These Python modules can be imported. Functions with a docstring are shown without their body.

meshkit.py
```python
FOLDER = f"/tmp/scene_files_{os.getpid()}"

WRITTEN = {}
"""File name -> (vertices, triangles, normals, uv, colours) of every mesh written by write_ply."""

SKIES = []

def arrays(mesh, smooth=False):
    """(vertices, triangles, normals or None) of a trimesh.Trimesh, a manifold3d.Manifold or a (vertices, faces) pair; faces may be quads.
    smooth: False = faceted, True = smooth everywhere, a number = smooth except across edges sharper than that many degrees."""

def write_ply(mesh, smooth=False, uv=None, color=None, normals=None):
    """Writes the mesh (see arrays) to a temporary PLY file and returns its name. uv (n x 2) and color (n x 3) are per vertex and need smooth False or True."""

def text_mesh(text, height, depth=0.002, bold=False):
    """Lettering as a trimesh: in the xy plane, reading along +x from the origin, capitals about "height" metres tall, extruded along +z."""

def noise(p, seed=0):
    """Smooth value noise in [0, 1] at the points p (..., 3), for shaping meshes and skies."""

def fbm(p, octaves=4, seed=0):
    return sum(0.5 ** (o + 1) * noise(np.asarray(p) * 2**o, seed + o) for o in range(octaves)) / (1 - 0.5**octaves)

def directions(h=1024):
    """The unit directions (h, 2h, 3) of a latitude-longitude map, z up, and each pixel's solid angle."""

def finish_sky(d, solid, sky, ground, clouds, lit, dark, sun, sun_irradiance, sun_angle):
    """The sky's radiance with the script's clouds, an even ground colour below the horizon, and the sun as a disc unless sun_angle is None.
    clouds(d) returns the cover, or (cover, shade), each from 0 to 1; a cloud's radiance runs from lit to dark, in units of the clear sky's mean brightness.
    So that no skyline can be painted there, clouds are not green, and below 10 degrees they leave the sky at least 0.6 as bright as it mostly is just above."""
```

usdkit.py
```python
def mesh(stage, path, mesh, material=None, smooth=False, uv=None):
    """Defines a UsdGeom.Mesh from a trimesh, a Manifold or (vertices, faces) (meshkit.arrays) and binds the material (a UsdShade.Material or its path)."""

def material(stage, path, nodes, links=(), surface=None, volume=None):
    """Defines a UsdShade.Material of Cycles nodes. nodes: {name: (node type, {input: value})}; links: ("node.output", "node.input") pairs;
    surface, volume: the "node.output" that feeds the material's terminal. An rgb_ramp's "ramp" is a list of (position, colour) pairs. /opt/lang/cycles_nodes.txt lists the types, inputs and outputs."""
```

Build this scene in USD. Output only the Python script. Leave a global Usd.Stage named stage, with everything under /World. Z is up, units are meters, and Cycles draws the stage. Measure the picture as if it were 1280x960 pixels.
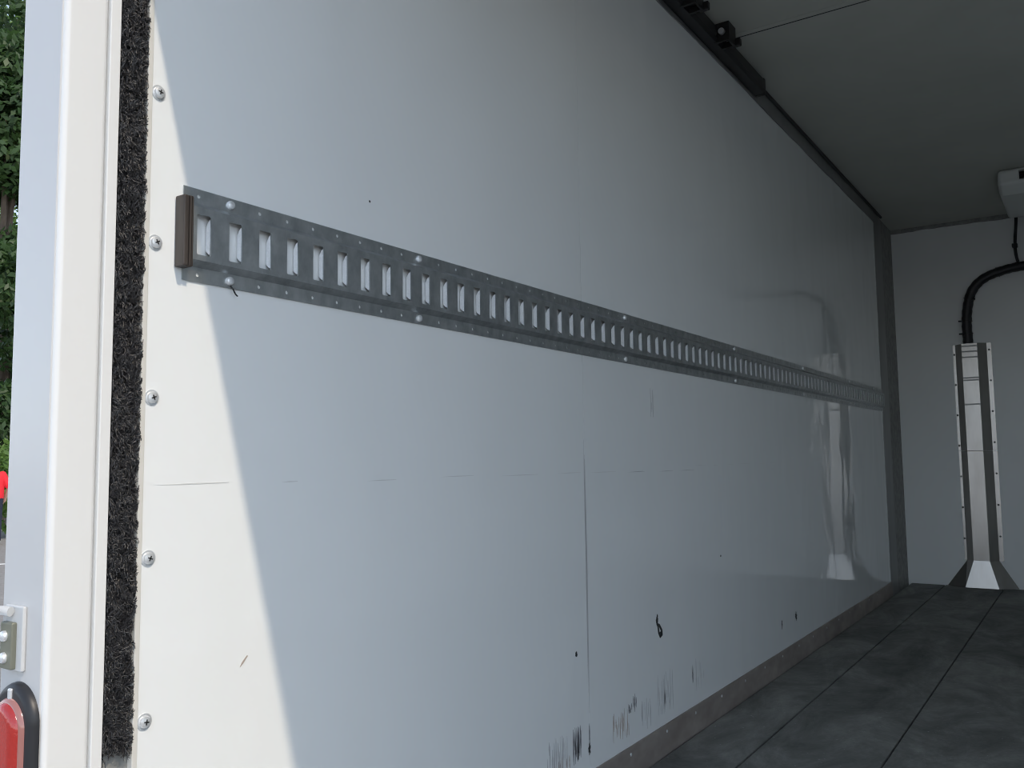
import math, random
import numpy as np, trimesh, manifold3d as m3
from shapely.geometry import Polygon, Point, box as sbox
from shapely import affinity
from pxr import Usd, UsdGeom, UsdLux, UsdShade, Gf, Sdf, Vt
import usdkit, meshkit

random.seed(7)
rng = np.random.default_rng(7)
stage = Usd.Stage.CreateInMemory()
UsdGeom.SetStageUpAxis(stage, "Z")
UsdGeom.SetStageMetersPerUnit(stage, 1.0)
UsdGeom.Xform.Define(stage, "/World")
UsdGeom.Scope.Define(stage, "/World/Looks")
# world: x to the right away from the side wall (x = 0), y into the cargo box, z up, floor at z = 0

# ------------------------------------------------------------------ camera
CAM = np.array([0.972, -0.702, 0.8131])
YAW, PITCH, ROLL, FPX = 0.5895, 0.0868, -0.0130, 1088.8
cam = UsdGeom.Camera.Define(stage, "/World/camera")
fwd = np.array([-math.sin(YAW) * math.cos(PITCH), math.cos(YAW) * math.cos(PITCH), math.sin(PITCH)])
rgt = np.array([math.cos(YAW), math.sin(YAW), 0.0])
upv = np.cross(rgt, fwd)
r_ = math.cos(ROLL) * rgt + math.sin(ROLL) * upv
u_ = -math.sin(ROLL) * rgt + math.cos(ROLL) * upv
M = np.eye(4)
M[0, :3], M[1, :3], M[2, :3], M[3, :3] = r_, u_, -fwd, CAM
cam.AddTransformOp().Set(Gf.Matrix4d(M.tolist()))
cam.CreateHorizontalApertureAttr(36.0)
cam.CreateFocalLengthAttr(36.0 * FPX / 1280)
cam.CreateClippingRangeAttr(Gf.Vec2f(0.02, 2000))
cam.CreateExposureAttr(0.0)

# ------------------------------------------------------------------ sky and sun
SUN_TRAVEL = np.array([-0.644, 0.1806, -0.743])      # high sun behind and to the right of the open rear
SUN_TRAVEL = SUN_TRAVEL / np.linalg.norm(SUN_TRAVEL)
SUN, SKY = 0.59, 0.133
sun_el = math.asin(-SUN_TRAVEL[2])
sky_mat = usdkit.material(stage, "/World/Looks/sky", {
    "sky": ("sky_texture", {"sky_type": "multiple_scattering", "sun_disc": False, "sun_elevation": sun_el, "sun_rotation": math.atan2(-SUN_TRAVEL[0], -SUN_TRAVEL[1]), "aerosol_density": 1.5, "air_density": 1.0}),
    "haze": ("hsv", {"saturation": 0.60}),
    "bg": ("background_shader", {"strength": SKY}),
}, [("sky.color", "haze.color"), ("haze.color", "bg.color")], surface="bg.background")
dome = UsdLux.DomeLight.Define(stage, "/World/sky_light")
dome.CreateIntensityAttr(1.0)
UsdShade.MaterialBindingAPI.Apply(dome.GetPrim()).Bind(sky_mat)
sun = UsdLux.DistantLight.Define(stage, "/World/sun_light")
sun.CreateIntensityAttr(SUN)
sun.CreateAngleAttr(0.6)
sun.CreateNormalizeAttr(True)
sun.CreateColorAttr(Gf.Vec3f(1.0, 0.86, 0.68))
zax = -SUN_TRAVEL
xax = np.cross([0, 0, 1.0], zax); xax /= np.linalg.norm(xax)
S = np.eye(4); S[0, :3], S[1, :3], S[2, :3] = xax, np.cross(zax, xax), zax
sun.AddTransformOp().Set(Gf.Matrix4d(S.tolist()))

# ------------------------------------------------------------------ helpers
used = {}


def path_of(name, parent=None):
    base = parent.GetPath() if parent is not None else Sdf.Path("/World")
    k = (str(base), name)
    n = used.get(k, 0)
    used[k] = n + 1
    return base.AppendChild(name if n == 0 else f"{name}_{n:03d}")


def keys(p, label=None, cat=None, group=None, kind=None):
    for k, v in (("label", label), ("category", cat), ("group", group), ("kind", kind)):
        if v:
            p.SetCustomDataByKey(k, v)
    return p


def obj(name, mesh, mat, parent=None, smooth=False, **kw):
    m = usdkit.mesh(stage, str(path_of(name, parent)), mesh, mat, smooth=smooth)
    return keys(m.GetPrim(), **kw)


def thing(name, label=None, cat=None, loc=None, group=None, kind=None):
    x = UsdGeom.Xform.Define(stage, path_of(name))
    if loc is not None:
        x.AddTranslateOp().Set(Gf.Vec3d(*map(float, loc)))
    return keys(x.GetPrim(), label, cat, group, kind)


def cat(ms):
    return trimesh.util.concatenate(list(ms))


def bx(x0, x1, y0, y1, z0, z1):
    m = trimesh.creation.box([x1 - x0, y1 - y0, z1 - z0])
    m.apply_translation([(x0 + x1) / 2, (y0 + y1) / 2, (z0 + z1) / 2])
    return m


def rbx(x0, x1, y0, y1, z0, z1, r, seg=12):
    """box with rounded edges"""
    s = m3.Manifold.sphere(r, seg)
    r = r * 1.0001
    return m3.Manifold.batch_hull([s.translate((x, y, z)) for x in (x0 + r, x1 - r) for y in (y0 + r, y1 - r) for z in (z0 + r, z1 - r)])


def ext_yz(poly, x0, x1):
    """polygon drawn in (y, z), extruded from x0 to x1"""
    polys = getattr(poly, "geoms", [poly])
    m = cat(trimesh.creation.extrude_polygon(g, x1 - x0, engine="earcut") for g in polys)
    v = m.vertices.copy()
    m.vertices = np.stack([v[:, 2] + x0, v[:, 0], v[:, 1]], 1)
    return m


def ext_xz(poly, y0, y1):
    m = trimesh.creation.extrude_polygon(poly, y1 - y0, engine="earcut")
    v = m.vertices.copy()
    m.vertices = np.stack([v[:, 0], y1 - v[:, 2], v[:, 1]], 1)
    return m


def ext_xy(poly, z0, z1):
    m = trimesh.creation.extrude_polygon(poly, z1 - z0, engine="earcut")
    m.apply_translation([0, 0, z0])
    return m


def tube(pts, r, sides=10, close=True):
    p = np.asarray(pts, float)
    t = np.gradient(p, axis=0)
    t /= np.linalg.norm(t, axis=1, keepdims=True)
    a = np.cross(t[0], [0.3, 0.9, 0.2]); a /= np.linalg.norm(a)
    A = []
    for i in range(len(p)):
        a = a - t[i] * (a @ t[i]); a /= np.linalg.norm(a); A.append(a)
    A = np.array(A); B = np.cross(t, A)
    ang = np.arange(sides) * 2 * np.pi / sides
    rr = np.broadcast_to(r, (len(p),))[:, None, None]
    v = (p[:, None] + rr * (np.cos(ang)[None, :, None] * A[:, None] + np.sin(ang)[None, :, None] * B[:, None])).reshape(-1, 3)
    f = []
    for i in range(len(p) - 1):
        for j in range(sides):
            q = [i * sides + j, i * sides + (j + 1) % sides, (i + 1) * sides + (j + 1) % sides, (i + 1) * sides + j]
            f += [[q[0], q[1], q[2]], [q[0], q[2], q[3]]]
    if close:
        n = len(v)
        v = np.vstack([v, p[0], p[-1]])
        for j in range(sides):
            f.append([n, (j + 1) % sides, j])
            k = (len(p) - 1) * sides
            f.append([n + 1, k + j, k + (j + 1) % sides])
    return trimesh.Trimesh(v, f, process=False)


def smooth_path(pts, n):
    from scipy.interpolate import CubicSpline
    p = np.asarray(pts, float)
    d = np.r_[0, np.cumsum(np.linalg.norm(np.diff(p, axis=0), axis=1))]
    return CubicSpline(d, p)(np.linspace(0, d[-1], n))


def dome_head(r, h, axis="x", seg=16):
    """a pan or dome head sitting on the plane, its axis along +x or -y"""
    prof = np.array([[0, 0], [r, 0], [r, h * .35], [r * .86, h * .72], [r * .5, h * .95], [0, h]])
    m = trimesh.creation.revolve(prof, sections=seg)
    if axis == "x":
        m.vertices = m.vertices[:, [2, 0, 1]]
    elif axis == "-y":
        m.vertices = np.stack([m.vertices[:, 0], -m.vertices[:, 2], m.vertices[:, 1]], 1)
    return m


def moved(m, x, y, z):
    if isinstance(m, m3.Manifold):
        return m.translate((x, y, z))
    m = m.copy(); m.apply_translation([x, y, z]); return m


# ------------------------------------------------------------------ materials
def plain(name, col, rough=0.5, metal=0.0, spec=0.5, noise=None, bump=None, col2=None, stretch=(1, 1, 1), coat=0.0, ior=1.5, detail=4):
    """principled material; noise = scale of the tone mottling towards col2; bump = (scale, distance)"""
    nodes = {"p": ("principled_bsdf", {"base_color": col, "roughness": rough, "metallic": metal, "specular_ior_level": spec, "coat_weight": coat, "ior": ior})}
    links = []
    if noise or bump:
        nodes["g"] = ("geometry", {})
        nodes["map"] = ("mapping", {"scale": stretch})
        links.append(("g.position", "map.vector"))
    if noise:
        nodes["n"] = ("noise_texture", {"scale": noise, "detail": detail, "roughness": 0.6})
        nodes["r"] = ("rgb_ramp", {"ramp": [(0.3, col), (0.7, col2 or col)]})
        links += [("map.vector", "n.vector"), ("n.fac", "r.fac"), ("r.color", "p.base_color")]
    if bump:
        nodes["bn"] = ("noise_texture", {"scale": bump[0], "detail": 2.0})
        nodes["b"] = ("bump", {"strength": 1.0, "distance": bump[1]})
        links += [("map.vector", "bn.vector"), ("bn.fac", "b.height"), ("b.normal", "p.normal")]
    return usdkit.material(stage, f"/World/Looks/{name}", nodes, links, surface="p.BSDF")


M_ = {}
# glossy white liner: faint yellowed patches, long shallow waves that bend its reflections
M_["liner"] = usdkit.material(stage, "/World/Looks/white_liner", {
    "g": ("geometry", {}),
    "m1": ("mapping", {"scale": (1, 1.0, 0.6)}),
    "n1": ("noise_texture", {"scale": 1.4, "detail": 3.0}),
    "r1": ("rgb_ramp", {"ramp": [(0.3, (0.84, 0.85, 0.84)), (0.7, (0.81, 0.825, 0.815))]}),
    "m2": ("mapping", {"scale": (1, 7.0, 3.4)}),
    "n2": ("noise_texture", {"scale": 1.0, "detail": 1.0, "roughness": 0.4, "distortion": 0.4}),
    "b": ("bump", {"strength": 1.0, "distance": 0.0021}),
    "p": ("principled_bsdf", {"roughness": 0.05, "ior": 1.55}),
}, [("g.position", "m1.vector"), ("m1.vector", "n1.vector"), ("n1.fac", "r1.fac"), ("r1.color", "p.base_color"),
    ("g.position", "m2.vector"), ("m2.vector", "n2.vector"), ("n2.fac", "b.height"), ("b.normal", "p.normal")], surface="p.BSDF")
M_["panel"] = plain("white_panel", (0.87, 0.88, 0.86), 0.35, noise=2.0, col2=(0.84, 0.85, 0.83))
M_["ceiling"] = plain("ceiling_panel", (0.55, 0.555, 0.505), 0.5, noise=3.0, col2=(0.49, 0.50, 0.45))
M_["paint"] = plain("white_paint", (0.76, 0.755, 0.735), 0.25, spec=0.35)
M_["rear_plate"] = plain("shade_darkened_paint", (0.57, 0.56, 0.545), 0.25, spec=0.35)  # the post's white paint, darkened to paint in the rear face's shade
M_["cream"] = plain("cream_trim", (0.66, 0.64, 0.59), 0.4)
M_["galv"] = plain("galvanised_steel", (0.35, 0.37, 0.375), 0.36, metal=0.9, noise=60.0, col2=(0.53, 0.55, 0.555), stretch=(1, .7, .5))
M_["galv_lip"] = plain("bright_cut_steel", (0.90, 0.91, 0.92), 0.45, metal=0.1, noise=300.0, col2=(0.80, 0.82, 0.83))
M_["bolt"] = plain("zinc_bolt", (0.74, 0.75, 0.75), 0.3, metal=0.55)
M_["recess"] = plain("dark_recess", (0.05, 0.05, 0.05), 0.6, metal=0.4)
M_["cap"] = plain("brown_rubber", (0.028, 0.022, 0.019), 0.5, noise=60, col2=(0.06, 0.048, 0.04), stretch=(1, 1, .15))
M_["corner"] = plain("grey_corner_metal", (0.27, 0.275, 0.27), 0.45, metal=0.6, noise=8.0, col2=(0.33, 0.33, 0.325), stretch=(1, 1, .2))
M_["base"] = plain("dirty_steel_trim", (0.26, 0.22, 0.195), 0.5, metal=0.4, noise=14.0, col2=(0.42, 0.37, 0.335), stretch=(1, .5, 1))
M_["sealant"] = plain("old_sealant", (0.20, 0.20, 0.19), 0.6, noise=30, col2=(0.36, 0.36, 0.34))
M_["black"] = plain("black_plastic", (0.012, 0.012, 0.012), 0.45)
M_["black_steel"] = plain("black_steel", (0.03, 0.03, 0.032), 0.4, metal=0.5)
M_["rubber"] = plain("black_rubber", (0.018, 0.018, 0.02), 0.42)
M_["stainless"] = plain("stainless_sheet", (0.50, 0.475, 0.455), 0.30, metal=1.0, noise=12, col2=(0.40, 0.38, 0.36), stretch=(1, 1, .25))
M_["unit"] = plain("white_housing", (0.72, 0.74, 0.71), 0.4)
M_["bristle"] = plain("black_bristle", (0.022, 0.020, 0.020), 0.30, spec=0.8)
M_["white_steel"] = plain("white_bracket", (0.56, 0.56, 0.55), 0.3)
M_["olive"] = plain("olive_plate", (0.22, 0.22, 0.17), 0.45, metal=0.5)
M_["lens"] = plain("red_lens", (0.36, 0.02, 0.014), 0.12, spec=0.6, bump=(260, 0.0006), coat=0.6)
M_["bezel"] = plain("clear_red_rim", (0.34, 0.15, 0.13), 0.15, coat=0.6)
M_["asphalt"] = plain("asphalt", (0.20, 0.185, 0.17), 0.9, noise=14, col2=(0.28, 0.26, 0.24), bump=(120, .003))
M_["line"] = plain("white_road_paint", (0.75, 0.74, 0.70), 0.7)
M_["bark"] = plain("bark", (0.09, 0.065, 0.045), 0.9, noise=8, col2=(0.16, 0.12, 0.09), stretch=(1, 1, .2))
M_["red_cloth"] = plain("red_cloth", (0.75, 0.018, 0.03), 0.8)
M_["navy_cloth"] = plain("navy_cloth", (0.015, 0.018, 0.035), 0.8)
M_["skin"] = plain("skin", (0.50, 0.30, 0.21), 0.55)
M_["hair"] = plain("dark_hair", (0.025, 0.018, 0.012), 0.5)
M_["shoe"] = plain("shoe", (0.03, 0.03, 0.03), 0.5)


def leaf_mat(name, a, b):
    return usdkit.material(stage, f"/World/Looks/{name}", {
        "g": ("geometry", {}), "n": ("noise_texture", {"scale": 1.3, "detail": 5.0}),
        "r": ("rgb_ramp", {"ramp": [(0.3, a), (0.7, b)]}),
        "d": ("principled_bsdf", {"roughness": 0.5}), "t": ("translucent_bsdf", {}), "x": ("mix_closure", {"fac": 0.35}),
    }, [("g.position", "n.vector"), ("n.fac", "r.fac"), ("r.color", "d.base_color"), ("r.color", "t.color"), ("d.BSDF", "x.closure1"), ("t.BSDF", "x.closure2")], surface="x.closure")


M_["leaf_dark"] = leaf_mat("dark_leaves", (0.025, 0.055, 0.014), (0.06, 0.11, 0.03))
M_["leaf_mid"] = leaf_mat("mid_leaves", (0.045, 0.10, 0.02), (0.11, 0.19, 0.045))
M_["leaf_light"] = leaf_mat("light_leaves", (0.08, 0.16, 0.03), (0.17, 0.26, 0.06))


M_["scuff_brown"] = plain("brown_scrape", (0.40, 0.335, 0.29), 0.5)
M_["scuff_line"] = plain("faint_scrape", (0.63, 0.63, 0.615), 0.3)
M_["scuff_dark"] = plain("dark_scrape", (0.11, 0.105, 0.115), 0.5)
M_["scuff_pale"] = plain("pale_scrape", (0.46, 0.455, 0.455), 0.4)
M_["scuff_solid"] = plain("black_smear", (0.02, 0.022, 0.022), 0.4)

# floor: worn dark boards
M_["floor"] = usdkit.material(stage, "/World/Looks/worn_floor", {
    "g": ("geometry", {}), "oi": ("object_info", {}),
    "m": ("mapping", {"scale": (1.0, 0.55, 1)}),
    "n": ("noise_texture", {"scale": 5.0, "detail": 9.0, "roughness": 0.72, "distortion": 0.6}),
    "r": ("rgb_ramp", {"ramp": [(0.32, (0.085, 0.086, 0.079)), (0.5, (0.185, 0.184, 0.168)), (0.68, (0.33, 0.325, 0.295))]}),
    "v": ("noise_texture", {"scale": 85.0, "detail": 2.0}),
    "vr": ("map_range", {"from_min": 0.73, "from_max": 0.77, "clamp": True}),
    "mx": ("mix_color", {"b": (0.42, 0.42, 0.40)}),
    "bn": ("noise_texture", {"scale": 60.0, "detail": 4.0}),
    "b": ("bump", {"strength": 1.0, "distance": 0.002}),
    "p": ("principled_bsdf", {"roughness": 0.62}),
}, [("g.position", "m.vector"), ("m.vector", "n.vector"), ("n.fac", "r.fac"), ("r.color", "mx.a"), ("g.position", "v.vector"), ("v.fac", "vr.value"), ("vr.result", "mx.fac"),
    ("mx.result", "p.base_color"), ("g.position", "bn.vector"), ("bn.fac", "b.height"), ("b.normal", "p.normal")], surface="p.BSDF")

# ------------------------------------------------------------------ the cargo box
W, L, H = 2.10, 4.99, 2.189          # inner width, depth, height of the box
FZ = 0.054                           # top of the floor boards
YP = -0.176                          # rear face of the door frame
GROUND = -0.80

wall = thing("wall_left", kind="structure")
JOINT = 1.0435
obj("wall_panel", bx(-0.009, 0, -0.068, JOINT - .0004, 0.0, H), M_["liner"], wall)
obj("wall_panel", bx(-0.009, 0, JOINT + .0004, 4.42, 0.0, H), M_["liner"], wall)
obj("backing", bx(-0.06, -0.0095, -0.10, L + .05, -0.1, H + .05), M_["sealant"], wall)
obj("edge_strip", rbx(-0.009, 0.0015, -0.0703, -0.0632, 0.0, H, .0012), M_["cream"], wall)
# five screws in view down the edge, then on at the same spacing
for z in (0.31, 0.505, 0.699, 0.896, 1.092, 1.287, 1.482, 1.677, 1.872):
    y = -0.0545
    sc = obj("screw", moved(dome_head(0.0075, 0.0045), 0.0012, y, z), M_["bolt"], wall, smooth=35)
    obj("washer", moved(trimesh.creation.annulus(0.003, 0.0098, 0.0012).apply_transform(trimesh.transformations.rotation_matrix(math.pi / 2, [0, 1, 0])), 0.0006, y, z), M_["bolt"], sc)
    a = rng.uniform(0, math.pi / 2)
    cross = cat([bx(0.0048, 0.0060, -.0033, .0033, -.0008, .0008), bx(0.0048, 0.0060, -.0008, .0008, -.0033, .0033)])
    cross.apply_transform(trimesh.transformations.rotation_matrix(a, [1, 0, 0]))
    obj("recess", moved(cross, 0, y, z), M_["recess"], sc)


def blob(y0, y1, z0, z1, seed, n=26, rough=.35):
    """ragged outline filling the rectangle, in (y, z)"""
    rg = np.random.default_rng(seed)
    a = np.linspace(0, 2 * np.pi, n, endpoint=False)
    r = 1 - rough * rg.random(n)
    pts = np.stack([(y0 + y1) / 2 + (y1 - y0) / 2 * r * np.cos(a), (z0 + z1) / 2 + (z1 - z0) / 2 * r * np.sin(a)], 1)
    return Polygon(pts).buffer(0)


def scuff(mat, *rects, rough=.35):
    for i, (y0, y1, z0, z1) in enumerate(rects):
        p = blob(y0, y1, z0, z1, int(abs(y0 * 9173 + z0 * 131)) + i, rough=rough)
        obj("scuff_mark", ext_yz(p, 0.0001, 0.0006), M_[mat], wall)


scuff("scuff_solid", (1.401, 1.420, 0.378, 0.412), (1.425, 1.440, 0.352, 0.366), rough=.5)
ring = Polygon([(1.414, .384), (1.424, .381), (1.438, .366), (1.440, .354), (1.428, .350), (1.419, .362)])
obj("scuff_mark", ext_yz(ring.buffer(.003).difference(ring.buffer(-.0045)), .0001, .0006), M_["scuff_solid"], wall)
scuff("scuff_solid", (0.984, 0.995, 0.381, 0.395), (1.874, 1.888, 0.509, 0.518), (0.334, 0.339, 1.238, 1.2425), (2.625, 2.652, 0.200, 0.236), (2.458, 2.470, 0.195, 0.232), (1.634, 1.639, 0.185, 0.237), rough=.55)
scuff("scuff_solid", (1.0395, 1.0435, 0.166, 0.235), (1.034, 1.046, 0.158, 0.190), rough=.55)

def streaks(mat, y0, y1, z0, z1, n, seed):
    """a scrape of thin upright strokes of uneven height"""
    rg = np.random.default_rng(seed)
    ps = []
    for i in range(n):
        y = y0 + (y1 - y0) * (i + rg.uniform(.1, .9)) / n
        h = (z1 - z0) * rg.uniform(.25, 1.0); a = z0 + (z1 - z0 - h) * rg.random(); w = rg.uniform(.0008, .0024)
        t = np.linspace(0, 1, 7); ww = w * np.sin(np.pi * (t * .9 + .05)) * rg.uniform(.5, 1.2, 7)
        ps.append(Polygon(np.r_[np.c_[y - ww, a + h * t], np.c_[y + ww, a + h * t][::-1]]).buffer(0))
    from shapely import union_all
    u = union_all(ps)
    u = [g for g in getattr(u, "geoms", [u]) if g.area > 1e-8]
    obj("scuff_mark", cat(ext_yz(g, .0001, .0005) for g in u), M_[mat], wall)


streaks("scuff_dark", .968, 1.006, .158, .236, 9, 1)
streaks("scuff_solid", .976, .996, .160, .205, 5, 2)
streaks("scuff_dark", 1.262, 1.280, .184, .245, 4, 3)
streaks("scuff_dark", 1.232, 1.256, .190, .225, 4, 4)
streaks("scuff_brown", 1.150, 1.240, .150, .222, 13, 5)
streaks("scuff_pale", .86, .945, .13, .235, 14, 6)
streaks("scuff_pale", 1.40, 1.50, .150, .260, 11, 7)
streaks("scuff_pale", 1.44, 1.47, .170, .240, 5, 8)
streaks("scuff_pale", 1.62, 1.72, .16, .25, 7, 9)
streaks("scuff_brown", .90, .955, .14, .19, 6, 10)
streaks("scuff_pale", .74, .84, .12, .2, 10, 11)
streaks("scuff_pale", 1.406, 1.422, .92, 1.0, 3, 12)
streaks("scuff_pale", 1.0395, 1.0455, .24, .87, 5, 13)
streaks("scuff_pale", 1.30, 1.36, .14, .22, 6, 14)
rl = np.random.default_rng(21)
for y0, y1, z in ((-0.05, .30, .786), (.33, .9, .784), (.92, 1.30, .780), (1.3, 1.64, .7785), (1.7, 2.5, .79)):
    y = y0
    while y < y1:
        e = y + rl.uniform(.02, .14); zz0 = z + rl.normal(0, .0012)
        strong = 1.25 < y < 1.66
        obj("scuff_mark", ext_yz(Polygon([(y, zz0 - .0004), ((y + e) / 2, zz0 - .0009), (e, zz0 - .0003), (e, zz0 + .0004), ((y + e) / 2, zz0 + .0008)]), .0001, .0004), M_["scuff_pale" if strong else "scuff_line"], wall)
        y = e + rl.uniform(.02, .12)
twig = Polygon([(.086, .541), (.0905, .5445), (.0935, .5475), (.099, .5535), (.0975, .5545), (.0915, .549), (.089, .5465)])
obj("scuff_mark", ext_yz(twig, .0001, .0008), M_["scuff_brown"], wall)

# curved metal corner between side wall and front wall
cy = np.linspace(0, 1, 14)
prof = [(0.0 - .035 * t ** 1.6, 4.424 + (L - 4.424) * t) for t in cy]
poly = Polygon(prof + [(x - .012, y) for x, y in prof[::-1]])
obj("trim_1", ext_xy(poly, 0.0, H), M_["corner"], smooth=25, kind="structure")
# bent strip over the ceiling corner, ragged lower edge
ys = np.linspace(-0.06, 4.44, 150)
low = 2.1165 + 0.010 * (meshkit.fbm(np.stack([ys * 5, ys * 0, ys * 0], 1), 4, 3) - .5)
strip = Polygon(list(zip(ys, low)) + [(4.44, H), (-0.06, H)])
cove = thing("trim_2", kind="structure")
obj("strip", ext_yz(strip, 0.0003, 0.004), M_["corner"], cove)
obj("bead", tube([(0.009, y, H - .006) for y in (-0.06, 2, 4.6)], .007, 8), M_["recess"], cove)
# sealant along the top of the front wall
xs = np.linspace(-.03, W, 90)
zz = H - .022 + 0.020 * (meshkit.fbm(np.stack([xs * 9, xs * 0, xs * 0 + 3], 1), 4, 5) - .5)
obj("trim_3", ext_xz(Polygon(list(zip(xs, zz)) + [(W, H), (-.03, H)]), L - .008, L - .0005), M_["sealant"], kind="structure")

wb = thing("wall_back", kind="structure")
obj("wall_panel", bx(-.035, W, L, L + .05, 0, H + .05), M_["panel"], wb)
obj("wall_right", bx(W, W + .06, -.10, L + .05, -.1, H + .05), M_["panel"], kind="structure")
ceil = thing("ceiling", kind="structure")
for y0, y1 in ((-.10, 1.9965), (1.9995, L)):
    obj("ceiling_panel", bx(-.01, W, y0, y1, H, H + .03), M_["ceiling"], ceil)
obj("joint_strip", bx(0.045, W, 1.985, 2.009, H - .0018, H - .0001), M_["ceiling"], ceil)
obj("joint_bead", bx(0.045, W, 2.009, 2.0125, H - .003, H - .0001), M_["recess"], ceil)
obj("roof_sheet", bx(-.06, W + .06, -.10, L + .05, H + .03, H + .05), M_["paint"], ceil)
fl = thing("floor", kind="structure")
edges = [0.0065, 0.188, 0.487, 0.786, 1.085, 1.384, 1.683, W]
for a, b in zip(edges[:-1], edges[1:]):
    dz = rng.uniform(-.0015, .0005)
    for y0, y1 in ((YP + .02, 2.95), (2.953, 4.80), (4.803, L)):
        obj("floor_board", rbx(a + .0022, b - .0022, y0 + .001, y1 - .001, -.03 + FZ, FZ + dz, .002, 8), M_["floor"], fl)
obj("subfloor", bx(.0065, W, YP + .02, L, -.10, -.0302 + FZ), M_["recess"], fl)

# steel angle along the foot of the wall, riveted every 20 cm
bb = thing("baseboard_left", kind="structure")
pr = Polygon([(0.0005, 0.0005), (0.0055, 0.0005), (.0055, FZ + .002), (.0048, FZ + .010), (.0042, .124), (.0036, .126), (.0005, .126)])
obj("angle", ext_xz(pr, -.06, 4.43), M_["base"], bb)
for i in range(21):
    y = 0.245 + .2 * i + rng.normal(0, .004)
    obj("rivet", moved(dome_head(.0042, .002, seg=10), .0044, y, .109 + rng.normal(0, .001)), M_["bolt"], bb, smooth=35)

# ------------------------------------------------------------------ rear door frame
fr = thing("door_frame", "white painted steel rear door frame with rounded post edge and tail lamp", "door frame")
obj("post", rbx(-.092, 0.0, YP, -.1228, -.12, 1.948, .0065, 24), M_["paint"], fr, smooth=40)
obj("rear_plate", rbx(-.0925, -.0066, YP - .0016, YP + .004, -.12, 1.922, .0012, 8), M_["rear_plate"], fr)  # added sheet over the post; its darker colour stands in for shade
obj("seam_strip", rbx(-.030, 0.0006, -.1212, -.1075, 0.0, 1.947, .001, 8), M_["paint"], fr)
obj("channel_back", bx(-.092, -.0135, -.1226, -.0705, -.1, 1.94), M_["sealant"], fr)
obj("header", rbx(-.092, W + .092, YP - .024, -.1005, 1.949, 2.26, .0065, 16), M_["paint"], fr, smooth=40)
obj("post", rbx(W, W + .092, YP, -.1005, -.12, 1.948, .0065, 16), M_["paint"], fr, smooth=40)
obj("sill", rbx(0.001, W - .001, YP, YP + .019, -.12, -.002, .003, 8), M_["base"], fr)

# bristly seal in the channel beside the post
seal = thing("brush_seal", "black crimped bristle weather seal strip running up beside the white frame post", "weather seal")
obj("carrier", rbx(-.013, -.004, -.1072, -.0708, 0.478, 1.93, .002, 8), M_["rubber"], seal)
N = 17000
z0 = rng.uniform(0.476, 1.60, N); y0 = rng.uniform(-.1062, -.0718, N)
pts, cnt = [], []
K = 7
s = np.linspace(0, 1, K)
lean = meshkit.noise(np.stack([z0 * 150, y0 * 190, z0 * 0], 1), 2) * 3.2 * math.pi
ln = rng.uniform(.008, .015, N) * (0.7 + .6 * meshkit.noise(np.stack([z0 * 120, y0 * 160, z0 * 0], 1), 9))
ph = rng.uniform(0, 6.28, (N, 2)); fr_ = rng.uniform(3, 7, (N, 2))
amp = rng.uniform(.0012, .003, N)
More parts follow.
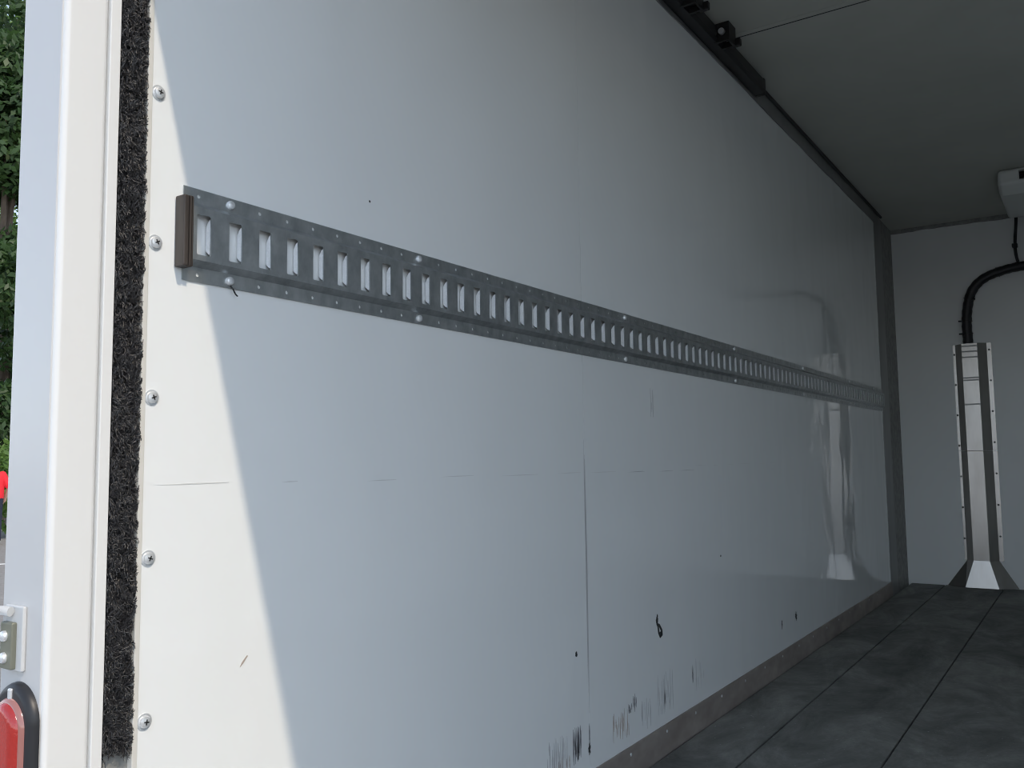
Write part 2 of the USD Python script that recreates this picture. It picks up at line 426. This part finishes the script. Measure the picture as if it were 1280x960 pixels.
for i in range(N):
    bend = s ** 1.5 * ln[i] * .75
    X = -.006 + ln[i] * np.sin(s * 1.35) * .72
    Y = y0[i] + bend * math.cos(lean[i]) * .55 + amp[i] * s * np.sin(ph[i, 0] + fr_[i, 0] * s)
    Z = z0[i] + bend * math.sin(lean[i]) * .9 + amp[i] * s * np.cos(ph[i, 1] + fr_[i, 1] * s)
    Y = np.clip(Y, -.1070, -.0708)
    pts.append(np.stack([X, Y, Z], 1))
C = UsdGeom.BasisCurves.Define(stage, path_of("bristle", seal))
C.CreateTypeAttr("linear")
C.CreatePointsAttr(Vt.Vec3fArray.FromNumpy(np.concatenate(pts).astype(np.float32)))
C.CreateCurveVertexCountsAttr(Vt.IntArray.FromNumpy(np.full(N, K, np.int32)))
C.CreateWidthsAttr(Vt.FloatArray.FromNumpy(np.tile(np.linspace(.0013, .0007, K), N).astype(np.float32)))
C.SetWidthsInterpolation("vertex")
UsdShade.MaterialBindingAPI.Apply(C.GetPrim()).Bind(M_["bristle"])
keys(C.GetPrim(), kind="stuff")

# tail lamp on the rear face of the post
lamp = thing("tail_lamp", "red oval tail lamp in a black rubber grommet on the post", "lamp", (-.0465, YP - .0016, .4775))


def stadium(w, h):
    return Polygon(np.r_[
        np.stack([w / 2 * np.cos(np.linspace(0, np.pi, 24)), (h - w) / 2 + w / 2 * np.sin(np.linspace(0, np.pi, 24))], 1),
        np.stack([w / 2 * np.cos(np.linspace(np.pi, 2 * np.pi, 24)), -(h - w) / 2 + w / 2 * np.sin(np.linspace(np.pi, 2 * np.pi, 24))], 1)])


def oval_dome(w, h, y0, y1, inset):
    """an oval pad swelling from y0 (wall side) to y1 (towards the viewer)"""
    rings = []
    for t in np.linspace(0, 1, 7):
        k = math.sin(t * math.pi / 2)
        sh = 1 - math.cos(t * math.pi / 2)
        rings.append((np.array(stadium(w - 2 * inset * sh, h - 2 * inset * sh).exterior.coords[:-1]), y0 + (y1 - y0) * k))
    v = np.concatenate([np.c_[p[:, 0], np.full(len(p), y), p[:, 1]] for p, y in rings])
    n = len(rings[0][0]); f = []
    for i in range(len(rings) - 1):
        for j in range(n):
            a, b, c, d = i * n + j, i * n + (j + 1) % n, (i + 1) * n + (j + 1) % n, (i + 1) * n + j
            f += [[a, b, c], [a, c, d]]
    k = (len(rings) - 1) * n
    v = np.vstack([v, [0, y1, 0]])
    f += [[k + j, k + (j + 1) % n, len(v) - 1] for j in range(n)]
    return trimesh.Trimesh(v, f, process=False)


obj("grommet", oval_dome(.084, .190, 0, -.011, .010), M_["rubber"], lamp, smooth=50)
obj("rim", oval_dome(.064, .160, -.008, -.016, .006), M_["bezel"], lamp, smooth=50)
obj("lens", oval_dome(.056, .151, -.013, -.0225, .012), M_["lens"], lamp, smooth=50)
obj("fastener", moved(rbx(-.0035, .0035, -.002, .002, -.006, .006, .0018, 10), 0, -.0115, .084), M_["bolt"], lamp)

# strap bracket above the lamp
br = thing("grab_bracket", "white rod bracket with two bolts on the post above the tail lamp", "bracket", (-.06, YP - .0016, .61))
obj("plate", rbx(-.018, .022, -.005, 0, -.026, .046, .002, 10), M_["white_steel"], br, smooth=35)
obj("clamp", rbx(-.015, .010, -.011, -.004, -.024, .028, .002, 10), M_["olive"], br, smooth=35)
obj("bar", tube(smooth_path([(.005, -.010, .040), (-.01, -.016, .041), (-.03, -.026, .038), (-.06, -.05, .034), (-.12, -.10, .032), (-.16, -.12, .03)], 24), .0055, 12), M_["white_steel"], br, smooth=50)
for dz in (.0125, -.0115):
    obj("bolt", moved(dome_head(.0062, .005, "-y"), -.004, -.011, dz), M_["bolt"], br, smooth=35)

# ------------------------------------------------------------------ slotted cargo rail
rail = thing("cargo_rail", "galvanised steel cargo rail with a long row of slots across the white wall", "cargo rail")
ZB, ZT, P = 1.051, 1.176, 0.0508
SZ0, SZ1, SW = 1.0855, 1.1395, 0.0215
Y0, Y1 = -0.016, 4.428
XF = 0.0125                      # how far the slotted face stands off the wall
NS = 87
face = sbox(Y0, ZB + .027, Y1, ZT - .027)
holes = [Polygon(sbox(i * P - .002, SZ0, i * P - .002 + SW, SZ1).exterior.coords).buffer(-.002).buffer(.002, 2) for i in range(NS)]
fp = Polygon(face.exterior.coords, [h.exterior.coords for h in holes])
BOLT_Y = [.058, .459, 1.262, 2.06, 2.86, 3.66, 4.2]
pin = [i * P + .0072 for i in range(NS)]
lips = []
for za, zb, zh in ((ZB, ZB + .020, ZB + .0098), (ZT - .020, ZT, ZT - .0098)):
    hs = [Point(y, zh).buffer(.0027, 3).exterior.coords for y in pin if min(abs(y - b) for b in BOLT_Y) > .02]
    lips.append(ext_yz(Polygon(sbox(Y0, za, Y1, zb).exterior.coords, hs), .0008, .0020))
webs = []
for z_l, z_f in ((ZB + .0195, ZB + .0275), (ZT - .0195, ZT - .0275)):
    q = Polygon([(.0008, z_l), (.0020, z_l), (XF, z_f), (XF - .002, z_f)])
    webs.append(ext_xz(q if q.exterior.is_ccw else Polygon(list(q.exterior.coords)[::-1]), Y0, Y1))
obj("channel", cat([ext_yz(fp, XF - .002, XF), *lips, *webs]), M_["galv"], rail)
# pressed tab at the far side of every slot, bent in towards the wall, corners cut off
zc = (SZ0 + SZ1) / 2
for i in range(NS):
    yy = i * P - .002 + SW
    tab = Polygon([(XF - .0015, SZ0 + .003), (XF - .0015, SZ1 - .003), (.0072, SZ1 - .0045), (.0016, SZ1 - .0125), (.0016, SZ0 + .0095), (.0072, SZ0 + .0045)])
    obj("slot_tab", ext_xz(tab if tab.exterior.is_ccw else Polygon(list(tab.exterior.coords)[::-1]), yy, yy + .0016), M_["galv_lip"], rail)
for y in BOLT_Y:
    for z in (ZB + .0098, ZT - .0098):
        obj("bolt", moved(dome_head(.0062, .0052, seg=12), .0020, y, z), M_["bolt"], rail, smooth=35)
cap = m3.Manifold.batch_hull([m3.Manifold.sphere(.002, 10).translate((x, y, z)) for x in (.003, .0185) for y in (-.0255, -.0145) for z in (1.0675, 1.1565)])
capm = cap - m3.Manifold.cube((.01, .0022, .2)).translate((.0175, -.0212, 1.0)) - m3.Manifold.cube((.01, .0012, .2)).translate((.0185, -.0165, 1.0))
obj("end_cap", capm, M_["cap"], rail, label="dark brown rubber end cap")
obj("cable_tie", tube(smooth_path([(.004, .0585, 1.0535), (.007, .0615, 1.048), (.006, .064, 1.0455), (.009, .0665, 1.0405)], 8), .0011, 6), M_["black"], rail, label="snipped black cable tie end")

# ------------------------------------------------------------------ black overhead door track and brackets
tr = thing("door_track", "black overhead door track along the top of the side wall, ending with brackets", "door track")
prc = Polygon([(.006, 2.128), (.040, 2.128), (.046, 2.140), (.046, 2.176), (.041, 2.176), (.041, 2.143), (.037, 2.133), (.010, 2.133), (.010, 2.186), (.006, 2.186)])
obj("rail", ext_xz(prc if prc.exterior.is_ccw else Polygon(list(prc.exterior.coords)[::-1]), -.08, 2.365), M_["black_steel"], tr)
obj("end_stop", rbx(.007, .044, 2.361, 2.377, 2.125, 2.186, .003, 8), M_["black"], tr)


def bracket(y):
    h = bx(.034, .084, y - .032, y + .030, 2.126, 2.187)
    b = m3.Manifold(m3.Mesh(np.asarray(h.vertices, np.float32), np.asarray(h.faces, np.uint32)))
    b = b - m3.Manifold.cylinder(.3, .013, circular_segments=20).rotate((90, 0, 0)).translate((.060, y + .15, 2.158))
    b = b - m3.Manifold.cube((.036, .042, .026)).translate((.041, y - .022, 2.12))
    return b


for y in (1.915, 1.64):
    k = obj("bracket", bracket(y), M_["black"], tr)
    obj("roller", moved(trimesh.creation.cylinder(.010, .076, sections=16).apply_transform(trimesh.transformations.rotation_matrix(math.pi / 2, [1, 0, 0])), .060, y, 2.158), M_["bolt"] if y > 1.8 else M_["recess"], k, smooth=35)
    obj("bracket_arm", rbx(.070, .100, y + .022, y + .040, 2.126, 2.150, .003, 8), M_["black"], k)

# ------------------------------------------------------------------ cooling unit, hose, conduit cover
cu = thing("cooling_unit", "white ceiling-hung cooling unit with dark air outlet near the front wall", "cooling unit")
body = m3.Manifold.batch_hull([m3.Manifold.sphere(.02, 16).translate(p) for p in
       [(x, y, z) for x in (.664, 1.43) for (y, z) in ((4.085, 2.168), (4.085, 2.125), (4.14, 2.095), (4.62, 2.095), (4.62, 2.168))]])
out = m3.Manifold.cube((.60, .05, .045)).translate((.735, 4.05, 2.128))
obj("housing", body - out, M_["unit"], cu, smooth=30)
obj("grille", cat([bx(.735, 1.335, 4.098, 4.10, 2.128, 2.173)] + [bx(.735, 1.335, 4.082, 4.096, z, z + .0015) for z in np.linspace(2.136, 2.166, 4)]), M_["recess"], cu)

YC = L - .033
hose = thing("hose", "thick black hose curving down the front wall into the metal cover", "hose")
hp = [(.383, L - .0295, 1.4535), (.383, L - .0295, 1.475), (.382, YC, 1.567), (.395, YC, 1.683), (.425, YC, 1.768), (.477, YC, 1.820), (.548, YC, 1.850), (.625, YC, 1.866), (.72, YC, 1.873), (.9, YC, 1.878), (1.05, YC, 1.90), (1.12, YC, 1.98), (1.13, YC, 2.188)]
hq = smooth_path(hp, 90)
obj("sleeve", tube(hq, .0265 + .0012 * np.sin(np.arange(90) * 2.1), 16), M_["rubber"], hose, smooth=60)
for j, ang in ((18, 2.4), (9, 0.2), (4, 0.3), (33, 5.0)):
    c, t = hq[j], hq[j + 1] - hq[j - 1]
    t = t / np.linalg.norm(t)
    a = np.cross(t, [0, 1, 0]); b = np.cross(t, a)
    th = np.linspace(0, 2 * np.pi, 25)
    k = obj("cable_tie", tube(c + .0285 * (np.cos(th)[:, None] * a + np.sin(th)[:, None] * b), .0022, 6), M_["black"], hose)
    d = math.cos(ang) * a + math.sin(ang) * b
    obj("tie_head", tube([c + .027 * d, c + .034 * d, c + .044 * d], .0045, 6), M_["black"], k)
thin = thing("drain_cable", "thin black cable hanging from the ceiling down to the thick hose", "cable")
obj("sheath", tube(smooth_path([(.664, YC, 2.187), (.657, YC + .004, 2.08), (.650, YC, 1.985), (.653, YC - .004, 1.93), (.660, YC - .004, 1.897)], 24), .0085, 10), M_["rubber"], thin, smooth=60)
obj("clip", rbx(.634, .662, YC - .012, L - .0005, 1.985, 2.005, .003, 8), M_["black"], thin)

cv = thing("conduit_cover", "stainless steel conduit cover with flared foot screwed to the front wall", "conduit cover", (.388, L, 0))
xo = .388
PX = [(.297, .0), (.311, .0), (.348, .042), (.429, .042), (.474, .0), (.497, .0)]


def hat(px, t=.0015):
    pts = [(x - xo, -y - .0008) for x, y in px]
    return Polygon(pts + [(x, y - t) for x, y in pts[::-1]]).buffer(0)


for a, b in ((.832, 1.452), (.203, .829)):
    obj("cover_section", ext_xy(hat(PX if a > .5 else [(x + (.0012 if i in (0,) else 0), y - (.0006 if 1 < i < 4 else 0)) for i, (x, y) in enumerate(PX)]), a, b), M_["stainless"], cv)
for z in (1.437, 1.405, 1.372, 1.252, 1.238, 1.098):
    obj("band", rbx(.347 - xo, .430 - xo, -.0452, -.0432, z - .004, z + .004, .0009, 8), M_["corner"], cv)
for i in range(7):
    for x in (.3035, .4855):
        z = (1.395 if x < .4 else 1.412) - .178 * i
        obj("screw", moved(dome_head(.0055, .004, "-y", 10), x - xo, -.0022, z), M_["recess"], cv, smooth=35)
# flared foot
top = [(.312, .001), (.348, .0425), (.429, .0425), (.474, .001)]
bot = [(.203, .001), (.300, .060), (.470, .060), (.564, .001)]
v = [(x - xo, -y - .0012, .206) for x, y in top] + [(x - xo, -y - .0012, FZ + .001) for x, y in bot]
n = len(top)
v += [(x, y - .0015, z) for x, y, z in v]
f = []
for i in range(n - 1):
    a, b, c, d = i, i + 1, n + i + 1, n + i
    f += [[a, b, c], [a, c, d]]
    a, b, c, d = [k + 2 * n for k in (a, b, c, d)]
    f += [[a, c, b], [a, d, c]]
obj("foot", trimesh.Trimesh(v, f, process=False), M_["stainless"], cv)

# ------------------------------------------------------------------ outside: car park, trees, a passer-by
gq = sbox(-90, -60, 60, 90)
obj("ground", ext_xy(gq, GROUND - .1, GROUND), M_["asphalt"], kind="structure")
VIEW = np.array([-.905, .425, 0]); ACR = np.array([.425, .905, 0])


def paint_line(c, ln, w, label):
    a = math.atan2(ACR[1], ACR[0])
    m = ext_xy(affinity.translate(affinity.rotate(sbox(-ln / 2, -w / 2, ln / 2, w / 2), a, origin=(0, 0), use_radians=True), c[0], c[1]), GROUND + .001, GROUND + .004)
    obj("parking_line", m, M_["line"], label=label, cat="road marking")


paint_line((-14.2, 6.75), 5.0, .12, "white painted parking line far out on the asphalt near the trees")
paint_line((-7.25, 3.36), 4.0, .10, "white painted parking line on the asphalt closer to the truck")


def leaves(centers, radii, n, size, seed):
    rg = np.random.default_rng(seed)
    k = rg.choice(len(centers), n, p=np.asarray(radii) ** 2 / np.sum(np.asarray(radii) ** 2))
    d = rg.normal(size=(n, 3)); d /= np.linalg.norm(d, axis=1, keepdims=True)
    c = np.asarray(centers)[k] + d * (np.asarray(radii)[k] * rg.uniform(.55, 1.08, n) ** .6)[:, None] * [1, 1, .85]
    a = rg.normal(size=(n, 3)); a /= np.linalg.norm(a, axis=1, keepdims=True)
    b = np.cross(a, d + .4 * rg.normal(size=(n, 3))); b /= np.linalg.norm(b, axis=1, keepdims=True)
    s = size * rg.uniform(.6, 1.3, n)[:, None]
    v = np.stack([c - a * s, c + b * s * .45, c + a * s, c - b * s * .45], 1).reshape(-1, 3)
    i = np.arange(n)[:, None] * 4
    return trimesh.Trimesh(v, np.concatenate([i + [0, 1, 2], i + [0, 2, 3]]), process=False)


def tree(pos, h, spread, mat, label, seed, n=7500, low=.12, size=.13):
    rg = np.random.default_rng(seed)
    t = thing("tree", label, "tree", (pos[0], pos[1], GROUND))
    trunk = [(0, 0, 0), (.05, .03, h * .2), (-.05, .08, h * .45), (.1, 0, h * .8)]
    ms = [tube(smooth_path(trunk, 10), np.linspace(.24, .06, 10) * h / 12, 8)]
    cs, rs = [], []
    for i in range(44):
        z = h * (low + (1 - low) * rg.random() ** .9 * .95)
        rr = spread * math.sin(math.pi * min(1, (z / h * .85 + .12))) ** .6
        a, q = rg.uniform(0, 6.283), rg.random() ** .5 * rr * .75
        cs.append((q * math.cos(a), q * math.sin(a), z)); rs.append(rg.uniform(.30, .5) * spread * .85)
        if i < 9:
            ms.append(tube([(0, 0, z * .6), (cs[-1][0] * .5, cs[-1][1] * .5, z * .85), cs[-1]], np.array([.08, .05, .02]) * h / 12, 5))
    obj("trunk", cat(ms), M_["bark"], t, smooth=40)
    keys(obj("foliage", leaves(cs, rs, n, size, seed + 1), M_[mat], t), kind="stuff")


for i, (d, k, h, sp, mat, n, label) in enumerate((
        (27.0, 0.2, 15.0, 3.3, "leaf_dark", 52000, "tall dark green tree behind the red-shirted person"),
        (28.0, 8.6, 14.5, 3.6, "leaf_mid", 14000, "tall mid green tree hidden past the white door post"),
        (27.5, -8.6, 13.0, 3.7, "leaf_mid", 14000, "mid green tree farther along the car park, beyond the dark one"),
        (28.0, 17.0, 13.5, 3.8, "leaf_dark", 10000, "dark tree standing behind the front end of the truck"),
        (36.5, 1.4, 19.0, 4.0, "leaf_light", 24000, "tallest light green tree rising behind the other trees"))):
    tree(CAM + VIEW * d + ACR * k, h, sp, mat, label, 40 + i, n=n, low=.10)
for i, (d, k, label) in enumerate(((23.0, -1.9, "low leafy shrub behind the person at the asphalt edge"), (23.0, .55, "low bright shrub at the asphalt edge beside the post"),
                                   (23.2, 3.2, "low shrub at the asphalt edge hidden past the truck post"))):
    p = CAM + VIEW * d + ACR * k
    t = thing("shrub", label, "shrub", (p[0], p[1], GROUND))
    rg = np.random.default_rng(90 + i)
    cs = [(rg.uniform(-.6, .6), rg.uniform(-.6, .6), rg.uniform(.35, 2.0)) for _ in range(14)]
    obj("stem", cat([tube([(0, 0, 0), (c[0] * .5, c[1] * .5, c[2] * .6), c], [.03, .02, .01], 5) for c in cs[:6]]), M_["bark"], t)
    keys(obj("foliage", leaves(cs, [.55] * 14, 3600, .085, 95 + i), M_["leaf_light" if i == 1 else "leaf_mid"], t), kind="stuff")


# person in a red shirt
def bones(chains, edge, iters=14):
    parts = []
    for ch in chains:
        for (p, r), (q, s_) in zip(ch[:-1], ch[1:]):
            parts.append(m3.Manifold.batch_hull([m3.Manifold.sphere(r, 16).translate(p), m3.Manifold.sphere(s_, 16).translate(q)]))
    b = m3.Manifold.batch_boolean(parts, m3.OpType.Add).refine_to_length(edge)
    mm = b.to_mesh()
    t = trimesh.Trimesh(mm.vert_properties[:, :3], mm.tri_verts)
    trimesh.smoothing.filter_taubin(t, iterations=iters)
    return t


pp = np.array([-17.97, 8.33])
person = thing("person", "person in a red shirt and dark trousers standing on the asphalt by the trees", "person")
ang = math.atan2(VIEW[1], VIEW[0]) - math.pi / 2      # local +y points away from the truck, local +x to the viewer's right
ROT = trimesh.transformations.rotation_matrix(ang, [0, 0, 1])


def put(m):
    m = m.copy(); m.apply_transform(ROT); m.apply_translation([pp[0], pp[1], GROUND]); return m


arms = {}
for sx in (-1, 1):
    arms[sx] = [(sx * .17, 0, 1.44), (sx * .30, -.03, 1.17), (sx * .24, .10, .98)]
body = [[((0, 0, 1.62), .062), ((0, .01, 1.50), .060), ((0, 0, 1.36), .12)],
        [((0, 0, 1.64), .085), ((0, .03, 1.71), .095)], [((0, .06, 1.60), .05), ((0, .02, 1.68), .085)],
        [((-.15, 0, 1.42), .07), ((.15, 0, 1.42), .07)], [((-.09, 0, 1.36), .11), ((-.07, 0, 1.05), .105)], [((.09, 0, 1.36), .11), ((.07, 0, 1.05), .105)],
        [((-.08, 0, 1.02), .115), ((.08, 0, 1.02), .115)]]
for sx in (-1, 1):
    a = arms[sx]
    body += [[(a[0], .058), (a[1], .043), (a[2], .032)], [((sx * .095, 0, .95), .095), ((sx * .11, .01, .52), .062), ((sx * .12, -.01, .10), .045)],
             [((sx * .12, -.02, .05), .045), ((sx * .125, .14, .035), .033)]]
    h = np.array(a[2]); d = np.array([-sx * .15, .45, -.85]); d /= np.linalg.norm(d)
    e = np.array([0, .9, .45]); e = e - d * (e @ d); e /= np.linalg.norm(e)
    body.append([(tuple(h), .030), (tuple(h + d * .09), .030)])
    for q, (o, ll) in enumerate(((-.027, .062), (-.009, .074), (.009, .078), (.027, .070))):
        b0 = h + d * .09 + e * o; b1 = b0 + d * ll * .55 + np.array([-sx * .008, 0, 0]); b2 = b1 + d * ll * .45 + np.array([-sx * .018, 0, 0])
        body.append([(tuple(b0), .010), (tuple(b1), .009), (tuple(b2), .008)])
    b0 = h + d * .03 + e * .02; b1 = b0 + d * .03 + e * .03; b2 = b1 + d * .035 + e * .008
    body.append([(tuple(b0), .012), (tuple(b1), .010), (tuple(b2), .009)])
# face: nose, ears, brow
body += [[((0, .105, 1.675), .014), ((0, .128, 1.648), .015)], [((-.088, .02, 1.66), .016), ((-.092, .015, 1.69), .018)], [((.088, .02, 1.66), .016), ((.092, .015, 1.69), .018)]]
obj("body", put(bones(body, .022, 8)), M_["skin"], person, smooth=60)
shirt = [[((-.155, 0, 1.42), .085), ((.155, 0, 1.42), .085)], [((-.09, 0, 1.36), .132), ((-.08, 0, .99), .132)], [((.09, 0, 1.36), .132), ((.08, 0, .99), .132)], [((-.09, 0, 1.36), .132), ((.09, 0, 1.36), .132)], [((-.08, 0, 1.0), .13), ((.08, 0, 1.0), .13)]]
for sx in (-1, 1):
    a = [np.array(q) for q in arms[sx]]
    shirt.append([(tuple(a[0]), .078), (tuple(a[0] + (a[1] - a[0]) * .85), .066)])
obj("shirt", put(bones(shirt, .03, 8)), M_["red_cloth"], person, smooth=60)
trous = [[((-.08, 0, .97), .128), ((.08, 0, .97), .128)]]
for sx in (-1, 1):
    trous.append([((sx * .09, 0, .93), .112), ((sx * .11, .01, .52), .080), ((sx * .12, -.01, .12), .066)])
obj("trousers", put(bones(trous, .03, 8)), M_["navy_cloth"], person, smooth=60)
for sx in (-1, 1):
    obj("shoe", put(bones([[((sx * .12, -.04, .050), .050), ((sx * .122, .05, .050), .050), ((sx * .126, .15, .040), .040)]], .02, 6)), M_["shoe"], person, smooth=60)
hair = bones([[((0, -.015, 1.735), .093), ((0, .035, 1.748), .082)], [((0, -.03, 1.66), .078), ((0, -.02, 1.73), .09)]], .02, 6)
obj("hair", put(hair), M_["hair"], person, smooth=60)
for sx in (-1, 1):
    obj("eye", put(moved(trimesh.creation.icosphere(2, .013), sx * .034, .108, 1.695)), M_["hair"], person, smooth=True)
obj("mouth", put(moved(trimesh.creation.icosphere(2, 1.0).apply_scale([.026, .008, .006]), 0, .106, 1.612)), M_["red_cloth"], person, smooth=True)
